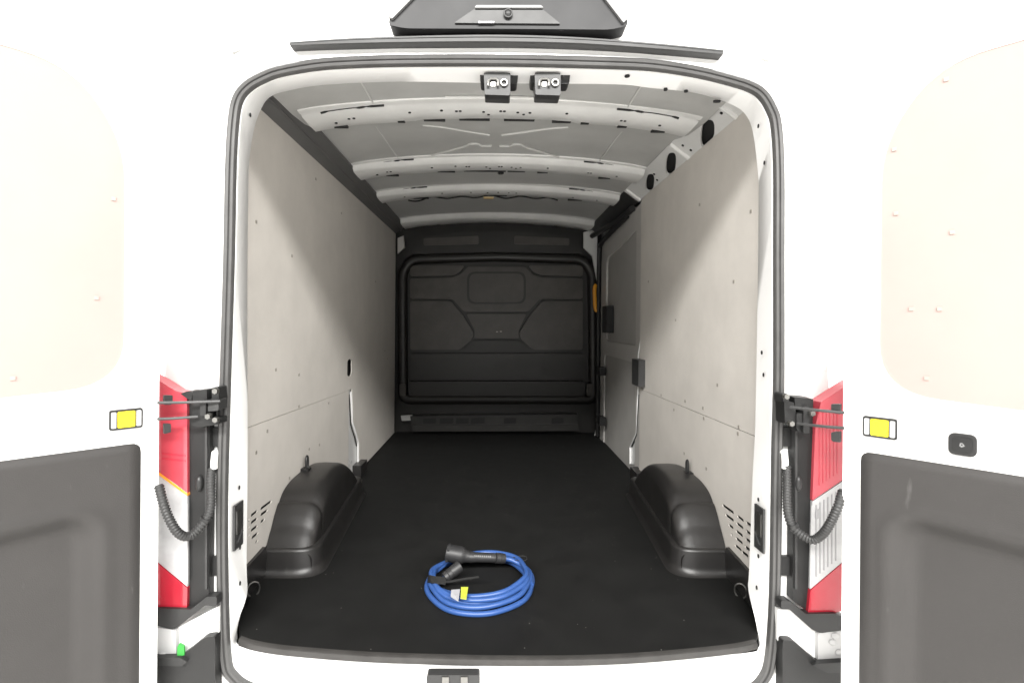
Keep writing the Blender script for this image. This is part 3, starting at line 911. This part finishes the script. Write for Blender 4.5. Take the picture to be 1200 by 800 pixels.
def rear_door(sx, pA, pB, pE):
    A_, B_ = atz(*pA, TZ), atz(*pB, TZ)
    u = (B_ - A_).normalized()
    n = Vector((-u.y, u.x, 0)) if sx > 0 else Vector((u.y, -u.x, 0))
    if n.dot(CAM - A_) < 0:
        n = -n
    E = A_ - u * 0.043
    d = empty("rear_door", (E.x, E.y, 0.6), van)
    d["label"] = "open rear door with black trim panel and beige board, " + ("left" if sx < 0 else "right") + " side"

    def D(a, z, t):
        return Vector((E.x, E.y, z)) + u * a + n * t

    def hit(px, py):
        r_ = ray(px, py)
        k = (Vector((E.x, E.y, 0)) - CAM).dot(n) / r_.dot(n)
        p = CAM + r_ * k
        return ((p - Vector((E.x, E.y, 0))).dot(u), p.z)

    outer = fillet([(0, 0.50), (0.80, 0.50), (0.80, 2.36), (0.0, 2.36)], [0.03, 0.03, 0.10, 0.14], 8)
    winp_ = fillet([(0.082, 1.43), (0.72, 1.395), (0.72, 2.25), (0.20, 2.25), (0.085, 2.08)], [0.13, 0.06, 0.06, 0.14, 0.14], 8)
    trimh = fillet([(0.05, 0.56), (0.74, 0.56), (0.74, TZ - 0.006), (0.05, TZ - 0.006)], 0.02, 5)
    shell = sheet("inner_shell", outer, [winp_, trimh], lambda a, b, t: D(a, b, -t), M["white"], d, th=0.028)
    outer2 = fillet([(0.012, 0.49), (0.81, 0.49), (0.81, 2.37), (0.012, 2.37)], [0.03, 0.03, 0.10, 0.14], 8)
    sheet("outer_skin", outer2, [], lambda a, b, t: D(a, b, -0.030 - t), M["white"], d, th=0.028)
    ply_ = sheet("plywood_board", fillet([(0.075, 1.42), (0.725, 1.385), (0.725, 2.26), (0.195, 2.26), (0.078, 2.085)], [0.13, 0.06, 0.06, 0.14, 0.14], 8), [],
                 lambda a, b, t: D(a, b, -0.002 - t), M["doorply"], d, th=0.012)
    sp_ = [(77, 66), (138, 157), (133, 233), (113, 349), (15, 443)] if sx < 0 else [(1109, 93), (1048, 175), (1050, 250), (1116, 272), (1068, 362), (1101, 362), (1086, 443)]
    for p in sp_:
        a, z = hit(*p)
        q = D(a, z, -0.0015)
        clone(SC, "screw", q, d, rot=(0, 0, math.atan2(n.y, n.x)), scale=(1, 0.8, 0.8))
    # moulded trim panel: a height field with a soft-edged recess
    gx, gz = 46, 56
    a0, a1, z0, z1 = 0.043, 0.745, 0.54, TZ
    cr = hit(102, 610) if sx < 0 else hit(1058, 612)

    def sstep(v, e0, e1):
        v = min(1, max(0, (v - e0) / (e1 - e0)))
        return v * v * (3 - 2 * v)

    rg = []
    for j in range(gz + 1):
        row = []
        for i in range(gx + 1):
            a = a0 + (a1 - a0) * i / gx
            z = z0 + (z1 - z0) * j / gz
            # rounded outer corner at the hinge side
            e = min((a - a0), (z1 - z))
            h = 0.010 * sstep(e, -0.001, 0.012)
            dx = a - cr[0]
            dzv = cr[1] - 0.05 * (a - cr[0]) - z
            r_ = 0.05
            if dx < r_ and dzv < r_:
                q = r_ - math.hypot(r_ - dx, r_ - dzv)
            else:
                q = min(dx, dzv)
            q2 = min(q, (a1 - 0.05) - a, z - 0.60)
            h -= 0.032 * sstep(q2, -0.030, 0.026)
            h += 0.004 * math.exp(-((q2 + 0.036) / 0.012) ** 2)
            # round the corner in plan
            aa, zz_ = a, z
            cxr = a0 + 0.022
            czr = z1 - 0.022
            if a < cxr and z > czr:
                l = math.hypot(a - cxr, z - czr)
                mx_ = max(abs(a - cxr), abs(z - czr))
                if l > 1e-9:
                    aa = cxr + (a - cxr) * mx_ / l
                    zz_ = czr + (z - czr) * mx_ / l
            row.append(D(aa, zz_, h + 0.0015))
        rg.append(row)
    tp = loft("trim_panel", rg, M["trim"], d, False, ang=60)
    tp["label"] = "black moulded plastic trim on the lower door"
    # reflector: dark frame, yellow centre, pale ends
    if sx < 0:
        cs = [(127.5, 481), (166, 477), (166.5, 500), (128.5, 504.5)]
    else:
        cs = [(1012, 487), (1052, 490.5), (1051.5, 515), (1012.5, 510.5)]
    hs = [hit(*c) for c in cs]
    ra0, ra1 = min(h[0] for h in hs), max(h[0] for h in hs)
    rz1, rz0 = (hs[0][1] + hs[1][1]) / 2, (hs[2][1] + hs[3][1]) / 2
    rf_ = sheet("reflector_frame", fillet([(ra0, rz0), (ra1, rz0), (ra1, rz1), (ra0, rz1)], 0.006, 3), [], lambda a, b, t: D(a, b, 0.006 - t), M["dgrey"], d, th=0.008)
    wd = ra1 - ra0
    hg = rz1 - rz0
    for nm, fa, fb, mt in (("reflector_end", .05, .20, "whiter"), ("yellow_reflector", .24, .76, "yellow"), ("reflector_end", .80, .95, "whiter")):
        sheet(nm, fillet([(ra0 + wd * fa, rz0 + hg * .1), (ra0 + wd * fb, rz0 + hg * .1), (ra0 + wd * fb, rz1 - hg * .1), (ra0 + wd * fa, rz1 - hg * .1)], 0.003, 2), [],
              lambda a, b, t: D(a, b, 0.0085 - t), M[mt], d, th=0.003)
    if sx > 0:
        c = hit(1128.5, 520.5)
        sheet("handle_bezel", fillet([(c[0] - .026, c[1] - .026), (c[0] + .026, c[1] - .026), (c[0] + .026, c[1] + .026), (c[0] - .026, c[1] + .026)], 0.014, 6), [],
              lambda a, b, t: D(a, b, 0.008 - t), M["dgrey"], d, th=0.010)
        sheet("handle_pad", fillet([(c[0] - .019, c[1] - .018), (c[0] + .019, c[1] - .018), (c[0] + .019, c[1] + .018), (c[0] - .019, c[1] + .018)], 0.010, 6), [],
              lambda a, b, t: D(a, b, 0.011 - t), M["black"], d, th=0.004)
        sheet("handle_symbol", [(c[0] - .005, c[1] - .003), (c[0] - .001, c[1] - .006), (c[0] + .005, c[1] - .002), (c[0] + .003, c[1] + .002), (c[0] + .000, c[1] + .005), (c[0] - .004, c[1] + .004)], [[(c[0] - .002, c[1] - .0015), (c[0] + .001, c[1] - .0015), (c[0] + .001, c[1] + .002), (c[0] - .002, c[1] + .002)]],
              lambda a, b, t: D(a, b, 0.0116 - t), M["print"], d, th=0.001)
    return D, hit, E, u, n, d


DL = rear_door(-1, (165, 518), (0, 540), None)
DR = rear_door(1, (1009, 528), (1199, 558), None)


# ---- tail lights
def tail_light(sx):
    yl_ = 1.585
    o = empty("tail_light", at(205 if sx < 0 else 967, 712, yl_), van)
    o["label"] = "tall red and clear tail light, " + ("left" if sx < 0 else "right") + " corner"
    if sx < 0:
        red1 = [(168, 436), (190, 448), (206, 458), (219, 461), (219.5, 579), (168, 541)]
        clr = [(168, 542.5), (219.5, 580.5), (219.5, 687), (168, 644)]
        red2 = [(168, 645.5), (219.5, 688.5), (219, 714), (205, 716), (193, 712), (168, 708)]
        amb = [(168, 540), (219.5, 578), (219.5, 581), (168, 543)]
        hs = [(219, 459), (231, 458), (245, 456), (246, 560), (245, 700), (219, 713)]
    else:
        red1 = [(1004, 444), (983.5, 457), (962, 471), (955.5, 500), (952, 586), (1004, 551)]
        clr = [(952, 587.5), (1004, 552.5), (1004, 644), (949.5, 690)]
        red2 = [(949.5, 691.5), (1004, 645.5), (1004, 712), (976, 718), (960, 721), (947, 718)]
        amb = None
        hs = [(953, 468), (945, 465), (931, 464), (930, 560), (929, 703), (948, 716)]
    pxprism("red_lens", red1, yl_, 0.05, M["red"], o, bev=0.006, seg=3)
    pxprism("clear_lens", clr, yl_ + 0.002, 0.05, M["clear"], o, bev=0.004, seg=3)
    pxprism("red_lens", red2, yl_, 0.05, M["redd"], o, bev=0.006, seg=3)
    if amb:
        pxprism("amber_strip", amb, yl_ - 0.002, 0.02, M["amber"], o, bev=0.001)
    # fine vertical ribs moulded in the lens
    for k in range(6):
        if sx > 0:
            x = 960 + k * 4.2
            y0, y1 = 479 - (x - 957) * 0.4, 576 - (x - 955) * 0.66
            pxprism("lens_rib", [(x, y0 + 6), (x + 1.2, y0 + 6), (x + 1.2, y1 - 4), (x, y1 - 4)], yl_ - 0.0015, 0.004, M["redrib"], o)
            x = 956 + k * 4.6
            pxprism("lens_rib", [(x, 594 - (x - 952) * .66), (x + 1.4, 594 - (x - 952) * .66), (x + 1.4, 680 - (x - 950) * .8), (x, 680 - (x - 950) * .8)], yl_ + 0.0005, 0.004, M["clearrib"], o)
        elif k < 2:
            pxprism("lens_rib", [(190, 530 + k * 6), (217, 533 + k * 6), (217, 535 + k * 6), (190, 532 + k * 6)], yl_ - 0.0015, 0.004, M["redrib"], o)
    if sx > 0:
        pxprism("bulb_mark", fillet([(956, 598), (961, 596), (961, 606), (956, 609)], 2), yl_ - 0.001, 0.004, M["clearrib"], o, bev=0.001)
    # thin silver edge between lens and housing
    e0 = [(219.3, 590), (219.3, 684)] if sx < 0 else [(951.5, 592), (949.5, 688)]
    tube("lens_edge", [at(*p, yl_ - 0.001) for p in e0], 0.0022, M["whiter"], o, n=6)
    # dark housing facing the opening
    pxprism("lamp_housing", hs, yl_ + 0.012, 0.06, M["black"], o, bev=0.006)
    hx = 231 if sx < 0 else 938
    for dy in (566,):
        c = at(hx + (3 if sx < 0 else -3), dy, yl_ + 0.008)
        bm = bmesh.new()
        bmesh.ops.create_uvsphere(bm, u_segments=14, v_segments=8, radius=0.018)
        for v in bm.verts:
            v.co = Vector((v.co.x * 0.6, v.co.y * 0.7, v.co.z * 1.35)) + c
        from_bm("housing_boss", bm, M["dgrey"], o)
    x = 240 if sx < 0 else 932
    pxprism("housing_rail", [(x, 500), (x + 2.5, 500), (x + 2.5, 690), (x, 690)], yl_ + 0.004, 0.02, M["grey"], o, bev=0.001)
    for yc in (512, 663):
        xx = 250 if sx < 0 else 922
        pxprism("mount_lug", fillet([(xx - 9, yc - 11), (xx + 8, yc - 11), (xx + 8, yc + 11), (xx - 9, yc + 11)], 5), yl_ + 0.03, 0.03, M["black"], o, bev=0.004)
    return o


tail_light(-1)
tail_light(1)


# ---- hinges
def hinge(sx, Dd):
    D, hit, E, u, n, dd = Dd
    h = (lambda x, y: (120 + x / 5, 420 + y / 5)) if sx < 0 else (lambda x, y: (880 + x / 5, 420 + y / 5))
    o = empty("door_hinge", at(*h(600 if sx < 0 else 280, 300), 1.58), van)
    Y = 1.555
    if sx < 0:
        blocks = [("hinge_leaf", [(528, 190), (612, 180), (612, 300), (528, 300)], 0, "black"), ("hinge_leaf", [(525, 300), (612, 300), (615, 350), (680, 350), (680, 385), (560, 402), (525, 390)], 0, "black"),
                  ("hinge_knuckle", [(572, 245), (605, 245), (605, 335), (572, 335)], -0.012, "dgrey"), ("hinge_plate", [(618, 250), (680, 240), (680, 305), (618, 310)], -0.006, "grey"),
                  ("hinge_leaf", [(640, 180), (655, 165), (680, 168), (684, 250), (642, 250)], 0.004, "dgrey"), ("hinge_wedge", [(455, 205), (500, 190), (530, 195), (520, 250)], 0.006, "black")]
        arms = [((690, 250), (362, 254)), ((560, 340), (362, 348))]
        clips = [[(358, 214), (408, 214), (408, 255), (398, 270), (358, 270)], [(358, 380), (398, 380), (398, 430), (358, 440)]]
        bolts = [(664, 190), (622, 338), (665, 358)]
    else:
        blocks = [("hinge_leaf", [(255, 225), (355, 235), (355, 300), (260, 290)], 0, "black"), ("hinge_leaf", [(195, 250), (250, 255), (262, 300), (262, 380), (200, 385)], 0, "black"),
                  ("hinge_knuckle", [(308, 280), (342, 280), (342, 438), (308, 438)], -0.012, "dgrey"), ("hinge_plate", [(268, 320), (302, 320), (302, 380), (268, 380)], -0.006, "dgrey"),
                  ("hinge_leaf", [(188, 215), (200, 205), (220, 208), (225, 260), (190, 260)], 0.004, "dgrey"), ("hinge_leaf", [(262, 385), (345, 390), (345, 438), (275, 430)], 0.002, "black")]
        arms = [((230, 285), (520, 312)), ((270, 380), (520, 402))]
        clips = [[(474, 265), (527, 265), (527, 325), (485, 318), (474, 305)], [(474, 430), (527, 425), (527, 490), (485, 485), (474, 475)]]
        bolts = [(205, 222), (235, 380), (357, 320)]
    for nm, pts, off, mt in blocks:
        pxprism(nm, [h(*p) for p in fillet(pts, 8, 3)], Y + off, 0.05, M[mt], o, bev=0.003)
    for a, b in arms:
        pa = at(*h(*a), Y - 0.01)
        ph = hit(*h(*b))
        pb = D(max(ph[0], 0.004), ph[1], 0.004)
        pm_ = (pa + pb) / 2 + Vector((0, -0.008, 0))
        tube("hinge_arm", crom([pa, pm_, pb], 5), 0.0042, M["grey"], o, n=8)
    for c in clips:
        q = [D(*hit(*h(*p)), 0.006) for p in fillet(c, 6, 3)]
        prism("door_clip", q, n * -0.012, M["dgrey"], o, bev=0.002)
    for b in bolts:
        c = at(*h(*b), Y - 0.02)
        bm = bmesh.new()
        bmesh.ops.create_cone(bm, cap_ends=True, segments=6, radius1=0.009, radius2=0.008, depth=0.014)
        bmesh.ops.rotate(bm, verts=bm.verts, matrix=Matrix.Rotation(rad(90), 3, "X"))
        bmesh.ops.translate(bm, verts=bm.verts, vec=c)
        from_bm("bolt", bm, M["metal"], o, smooth=False)
    return o


hinge(-1, DL)
hinge(1, DR)


# ---- corrugated cable conduits
def conduit(pts):
    P = crom([at(x, y, Y) for x, y, Y in pts], 26)
    # even spacing
    out = [P[0]]
    acc = 0
    for a, b in zip(P, P[1:]):
        seg = (b - a).length
        while acc + seg >= 0.0021:
            t = (0.0021 - acc) / seg
            a = a.lerp(b, t)
            out.append(a)
            seg = (b - a).length
            acc = 0
        acc += seg
    o = tube("cable_conduit", out, 0.0125, M["grey"], van, n=12, rf=lambda i: 0.0128 if (i // 2) % 2 else 0.0102, ang=75)
    return o


c1 = conduit([(248, 548, 1.60), (247, 565, 1.59), (247, 592, 1.575), (241, 609, 1.56), (224, 627, 1.53), (210, 625, 1.50), (199, 609, 1.485), (191, 588, 1.485), (186, 568, 1.50)])
c2 = conduit([(922, 545, 1.60), (922, 565, 1.59), (923, 600, 1.575), (931, 619, 1.555), (950, 632, 1.52), (961, 628, 1.50), (971, 616, 1.475), (982, 593, 1.46), (988, 574, 1.475)])
for c, p in ((c1, (251, 537)), (c2, (920, 537))):
    q = at(*p, 1.60)
    tube("conduit_clip", [q + Vector((0, 0, -0.03)), q + Vector((0, 0, -0.01)), q + Vector((0, 0.004, 0.015)), q + Vector((0, 0.03, 0.02))], 0.010, M["inwhite"], c, n=10)
for c, p, Y in ((c1, (241, 608), 1.562), (c2, (929, 615), 1.56)):
    q = at(*p, Y)
    t = Vector((0.4 if c is c1 else -0.4, 0.05, 0.9)).normalized()
    tube("conduit_joint", [q - t * 0.005, q + t * 0.005], 0.0155, M["dgrey"], c, n=12)


# ---- bumper corners
def corner(sx):
    k = (lambda x, y: (120 + x / 3.333, 560 + y / 3.333)) if sx < 0 else (lambda x, y: (880 + x / 3.333, 560 + y / 3.333))
    o = empty("bumper_corner", at(215 if sx < 0 else 960, 790, 1.56), van)
    if sx < 0:
        ledge = [(150, 512), (232, 508), (345, 512), (408, 462), (446, 462), (446, 500), (402, 496), (300, 576), (272, 590), (150, 560)]
        lamp = [(140, 575), (288, 592), (288, 700), (140, 700)]
        bump = [(140, 700), (196, 700), (292, 708), (398, 622), (440, 617), (440, 860), (140, 860)]
        shelf = [(140, 712), (196, 730), (310, 735), (330, 716), (300, 700), (190, 702)]
        trimc = [(282, 588), (455, 500), (455, 622), (398, 622), (292, 706)]
    else:
        ledge = [(118, 478), (150, 478), (215, 530), (330, 528), (420, 560), (420, 584), (275, 604), (240, 592), (150, 512), (118, 512)]
        lamp = [(262, 604), (420, 590), (420, 712), (262, 718)]
        bump = [(124, 632), (165, 634), (265, 722), (365, 716), (430, 716), (430, 870), (124, 870)]
        shelf = [(240, 730), (265, 724), (370, 718), (430, 722), (430, 760), (300, 760)]
        trimc = [(105, 512), (150, 512), (266, 604), (266, 716), (165, 634), (105, 634)]
    pxprism("step_ledge", [k(*p) for p in fillet(ledge, 6, 3)], 1.575, 0.03, M["dgrey"], o, bev=0.006)
    pxprism("painted_corner", [k(*p) for p in trimc], 1.597, 0.03, M["white"], o, bev=0.004)
    cl = pxprism("corner_cap", [k(*p) for p in fillet(lamp, 10, 3)], 1.582, 0.03, M["whiter"], o, bev=0.008)
    pxprism("bumper_moulding", [k(*p) for p in fillet(bump, 12, 4)], 1.572, 0.04, M["black"], o, bev=0.012, seg=3)
    pxprism("bumper_tread", [k(*p) for p in shelf], 1.560, 0.02, M["dgrey"], o, bev=0.005)
    for q in ((190, 650), (235, 690), (170, 610)) if sx < 0 else ((320, 640), (345, 680), (330, 615)):
        c = at(*k(*q), 1.580)
        bm = bmesh.new()
        bmesh.ops.create_uvsphere(bm, u_segments=10, v_segments=6, radius=0.012)
        for v in bm.verts:
            v.co = Vector((v.co.x, v.co.y * 0.2, v.co.z * 0.8)) + c
        from_bm("cap_dimple", bm, M["whiter"], o)
    if sx < 0:
        pxprism("green_sticker", [k(*p) for p in ((292, 660), (300, 645), (318, 655), (320, 690), (292, 698))], 1.570, 0.006, M["green"], o, bev=0.001)
    return o


corner(-1)
corner(1)

# ---- gutter strip above the opening
top = crom([rear(x, y, -0.02) for x, y in ((340, 50), (420, 44.5), (520, 41.5), (598, 41), (680, 44), (770, 51), (847, 59))], 6)
bot = crom([rear(x, y, -0.02) for x, y in ((341, 55.5), (420, 53), (520, 51.5), (598, 51.5), (680, 53.5), (770, 59.5), (846, 66))], 6)
rings = []
for a, b in zip(top, bot):
    h = a - b
    rings.append([a + Vector((0, 0.03, 0)), a, a - h * 0.15 + Vector((0, -0.006, 0)), a - h * 0.36 + Vector((0, -0.006, 0)), a - h * 0.42 + Vector((0, 0.004, 0)),
                  a - h * 0.5 + Vector((0, -0.008, 0)), b + Vector((0, -0.008, 0)) + h * 0.1, b, b + Vector((0, 0.03, 0))])
loft("gutter_strip", rings, M["grey"], van, True, False, True, ang=30)

# ---- camera housing on the roof edge
ch = empty("camera_housing", rear(597, 20, 0), van)
hp = [(474, 33.5), (454, 29), (459, 17), (498, -12), (697, -12), (731, 17), (738, 29), (718, 35), (598, 34)]
pxprism("housing_body", fillet(hp, [10, 7, 7, 10, 10, 7, 7, 10, 0], 5), 1.49, 0.10, M["gloss"], ch, bev=0.02, seg=4)
pxprism("camera_recess", fillet([(532, 27), (560, 8), (632, 8), (657, 28)], [2, 6, 6, 2], 4), 1.484, 0.02, M["dgrey"], ch, bev=0.004)
pxprism("recess_lip", fillet([(558, 6.2), (634, 6.2), (637, 9.2), (556, 9.2)], 1.2, 3), 1.478, 0.02, M["wing"], ch, bev=0.002)
for s in (0, 1):
    q = [(453.5, 17), (489, -12), (493, -12), (459, 22.5)] if not s else [(701, -12), (705, -12), (738, 18), (731, 27)]
    pxprism("side_wing", fillet(q, 2, 3), 1.480, 0.06, M["wing"], ch, bev=0.004)
c = at(595.5, 16, 1.478)
bm = bmesh.new()
bmesh.ops.create_uvsphere(bm, u_segments=16, v_segments=10, radius=0.0105)
for v in bm.verts:
    v.co = Vector((v.co.x, v.co.y * 0.6, v.co.z)) + c
lens = from_bm("camera_lens", bm, M["dgrey"], ch)
tube("lens_rim", [c + Vector((0.011 * math.cos(t), -0.002, 0.011 * math.sin(t))) for t in [2 * math.pi * i / 18 for i in range(18)]], 0.002, M["grey"], ch, n=6, closed=True)
xq = 560.5
for wl, hh in ((2.6, 2.2), (2.4, 1.8), (2.2, 1.8), (2.6, 1.8), (2.6, 1.8), (3.0, 2.0), (2.0, 1.6)):
    pxprism("raised_letter", [(xq, 25.9 - hh / 2), (xq + wl, 25.9 - hh / 2), (xq + wl, 25.9 + hh / 2), (xq, 25.9 + hh / 2)], 1.4805, 0.004, M["tagw"], ch)
    xq += wl + 0.25

# ------------------------------------------------------------------ charging cable
FM = FL + 0.010
cc = atz(562, 684, FM)
cab = empty("charging_cable", (cc.x, cc.y, FM))
cab["label"] = "coiled blue charging cable with two black plugs lying on the black rubber mat"
cab["category"] = "cable"
R = 0.0090


def floor_at(px, py, h):
    return atz(px, py, FM + h)


z8 = lambda x, y: (480 + x / 6.6647, 620 + y / 6.6667)
# loops of the coil, each as floor ellipses of slightly different size and lift
cx0, cy0 = cc.x, cc.y
pts = []
loops = [(0.196, 0.215, 0.000, 0.000, 0.010), (0.186, 0.195, 0.006, 0.018, 0.012), (0.176, 0.172, 0.004, 0.036, 0.016), (0.163, 0.150, -0.002, 0.054, 0.026), (0.170, 0.175, 0.006, 0.030, 0.036)]
nn = 28
tot = len(loops) * nn
for i in range(tot + 4):
    t = i / nn
    k0 = min(len(loops) - 1, int(t))
    k1 = min(len(loops) - 1, k0 + 1)
    f = min(1, t - k0)
    f = f * f * (3 - 2 * f)
    L = [loops[k0][j] * (1 - f) + loops[k1][j] * f for j in range(5)]
    ang = 2 * math.pi * t + math.pi * 0.85
    # right side bunches upward, left is tied by the strap
    bunch = 0.5 + 0.5 * math.cos(ang - 0.25)
    tie = max(0, -math.cos(ang)) ** 3
    rx = L[0] * (1 - 0.02 * tie) - (L[0] - 0.19) * 0.55 * tie
    x = cx0 + L[2] + rx * math.cos(ang)
    y = cy0 + 0.0 + L[3] * 0.35 + L[1] * math.sin(ang) * ((1.06 if k0 < 3 else 1.0) if math.sin(ang) < 0 else 1.0)
    z = FM + R + (L[4] - 0.010) * (0.4 + 0.6 * bunch) + 0.014 * (k0 % 2) * bunch + 0.012 * tie * (k0 % 3)
    x += 0.003 * math.sin(7 * ang + k0)
    pts.append(Vector((x, y, z)))
tube("cable_coil", crom(pts, 3), R, M["blue"], cab, n=12, ang=80)


def lathe(name, axis0, axis1, prof_, mat, parent, n=18, flat=1.0):
    a, b = Vector(axis0), Vector(axis1)
    t = (b - a).normalized()
    up = Vector((0, 0, 1))
    u = t.cross(up).normalized()
    v = u.cross(t)
    L = (b - a).length
    rings = [[a + t * (s * L) + u * (r * math.cos(2 * math.pi * j / n)) + v * (r * flat * math.sin(2 * math.pi * j / n)) for j in range(n)] for s, r in prof_]
    return loft(name, rings, mat, parent, True, False, True, ang=40)


# large plug: fat head, angled grip with print, tail nut; lies across the back of the coil
p0 = floor_at(*z8(285, 180), 0.085)
p1 = floor_at(*z8(470, 215), 0.070)
p2 = floor_at(*z8(670, 222), 0.060)
p3 = floor_at(*z8(745, 228), 0.052)
conA = empty("plug_connector", p0, cab)
lathe("plug_head", p0, p1, [(0, 0.026), (0.02, 0.030), (0.06, 0.031), (0.62, 0.032), (0.7, 0.031), (0.78, 0.025), (0.9, 0.022), (1.0, 0.020)], M["plug"], conA)
lathe("plug_face", p0 + (p0 - p1).normalized() * 0.001, p0 + (p1 - p0).normalized() * 0.004, [(0, 0.021), (1, 0.021)], M["hole"], conA)
for k in range(9):
    ang = 2 * math.pi * k / 9
    t = (p1 - p0).normalized()
    u = t.cross(zup).normalized()
    v = u.cross(t)
    c = p0 + t * 0.008 + (u * math.cos(ang) + v * math.sin(ang)) * 0.030
    box("head_notch", c - Vector((0.004, 0.003, 0.003)), c + Vector((0.004, 0.003, 0.003)), M["plug"], conA, bev=0.001)
lathe("plug_grip", p1 - (p2 - p1).normalized() * 0.012, p2, [(0, 0.012), (0.05, 0.019), (0.14, 0.021), (0.3, 0.0185), (0.8, 0.0175), (0.95, 0.018), (1, 0.0165)], M["plug"], conA)
lathe("tail_nut", p2, p3, [(0, 0.0165), (0.05, 0.0195), (0.45, 0.0195), (0.5, 0.0175), (0.55, 0.0195), (0.95, 0.018), (1, 0.012)], M["plug"], conA)
tg = (p2 - p1)
for k in range(9):
    s = 0.20 + k * 0.075
    c = p1 + tg * s + Vector((0, -0.0190 * 0.80, 0.0190 * 0.60))
    wdt = random.choice((0.0045, 0.006, 0.005))
    b_ = box("raised_letter", c - Vector((wdt / 2, 0.0008, 0.0028)), c + Vector((wdt / 2, 0.0008, 0.0028)), M["print"], conA)
# tail of cable out of the grip joining the coil at its far right
tl = crom([p3, floor_at(*z8(800, 240), 0.046), floor_at(*z8(880, 285), 0.034), floor_at(*z8(935, 360), 0.026), floor_at(*z8(950, 430), 0.020)], 6)
tube("cable_tail", tl, R, M["blue"], cab, n=12)
# second plug, small, poking up inside the coil
q0 = floor_at(*z8(395, 285), 0.060)
q1 = floor_at(*z8(265, 385), 0.030)
conB = empty("plug_connector", q0, cab)
lathe("plug_head", q0, q0.lerp(q1, 0.55), [(0, 0.019), (0.05, 0.0215), (0.85, 0.0205), (1, 0.018)], M["plug"], conB)
lathe("tail_nut", q0.lerp(q1, 0.52), q0.lerp(q1, 0.98), [(0, 0.017), (0.08, 0.0195), (0.45, 0.0195), (0.5, 0.018), (0.55, 0.0195), (0.9, 0.018), (1, 0.011)], M["plug"], conB)
tube("cable_tail", crom([q1.lerp(q0, 0.1), floor_at(*z8(225, 415), 0.028), floor_at(*z8(200, 440), 0.020), floor_at(*z8(210, 490), 0.014)], 6), R, M["blue"], cab, n=12)
# strap round the bundle with its loose end
c = [floor_at(*z8(*p), h) for p, h in (((140, 398), 0.02), ((150, 388), 0.035), ((200, 398), 0.042), ((262, 402), 0.040), ((300, 412), 0.034), ((360, 402), 0.036), ((440, 388), 0.042), ((540, 374), 0.050))]
path = crom(c, 6)
rings = []
for i, p in enumerate(path):
    wv = 0.0115 if i < 22 else 0.0025
    rings.append([p + Vector((0, a, b + a * 0.6)) for a, b in ((-wv, 0.0), (wv, 0.0), (wv, 0.003), (-wv, 0.003))])
loft("cable_strap", rings, M["black"], cab, True, False, True, ang=40)
# wire loop of the other tie
tube("tie_loop", crom([floor_at(*z8(*p), 0.05) for p in ((800, 225), (860, 208), (905, 210), (915, 232), (880, 245), (830, 240))], 5, True), 0.0017, M["plug"], cab, n=6, closed=True)
# two paper tags wrapped on the inner loop
for nm, mt, a, b, hgt in (("white_tag", "tagw", (325, 470), (395, 465), 0.012), ("yellow_tag", "tagy", (402, 448), (458, 448), 0.014)):
    zt = 0.045
    q = [z8(a[0], a[1]), z8(b[0], b[1]), z8(b[0] - 14, b[1] + 92), z8(a[0] - 4, a[1] + (86 if nm == "yellow_tag" else 48))]
    P_ = [floor_at(*q[0], zt + 0.004), floor_at(*q[1], zt + 0.004), floor_at(*q[2], 0.041), floor_at(*q[3], 0.041)]
    prism(nm, P_, (0, -0.002, -0.002), M[mt], cab, bev=0.0006)
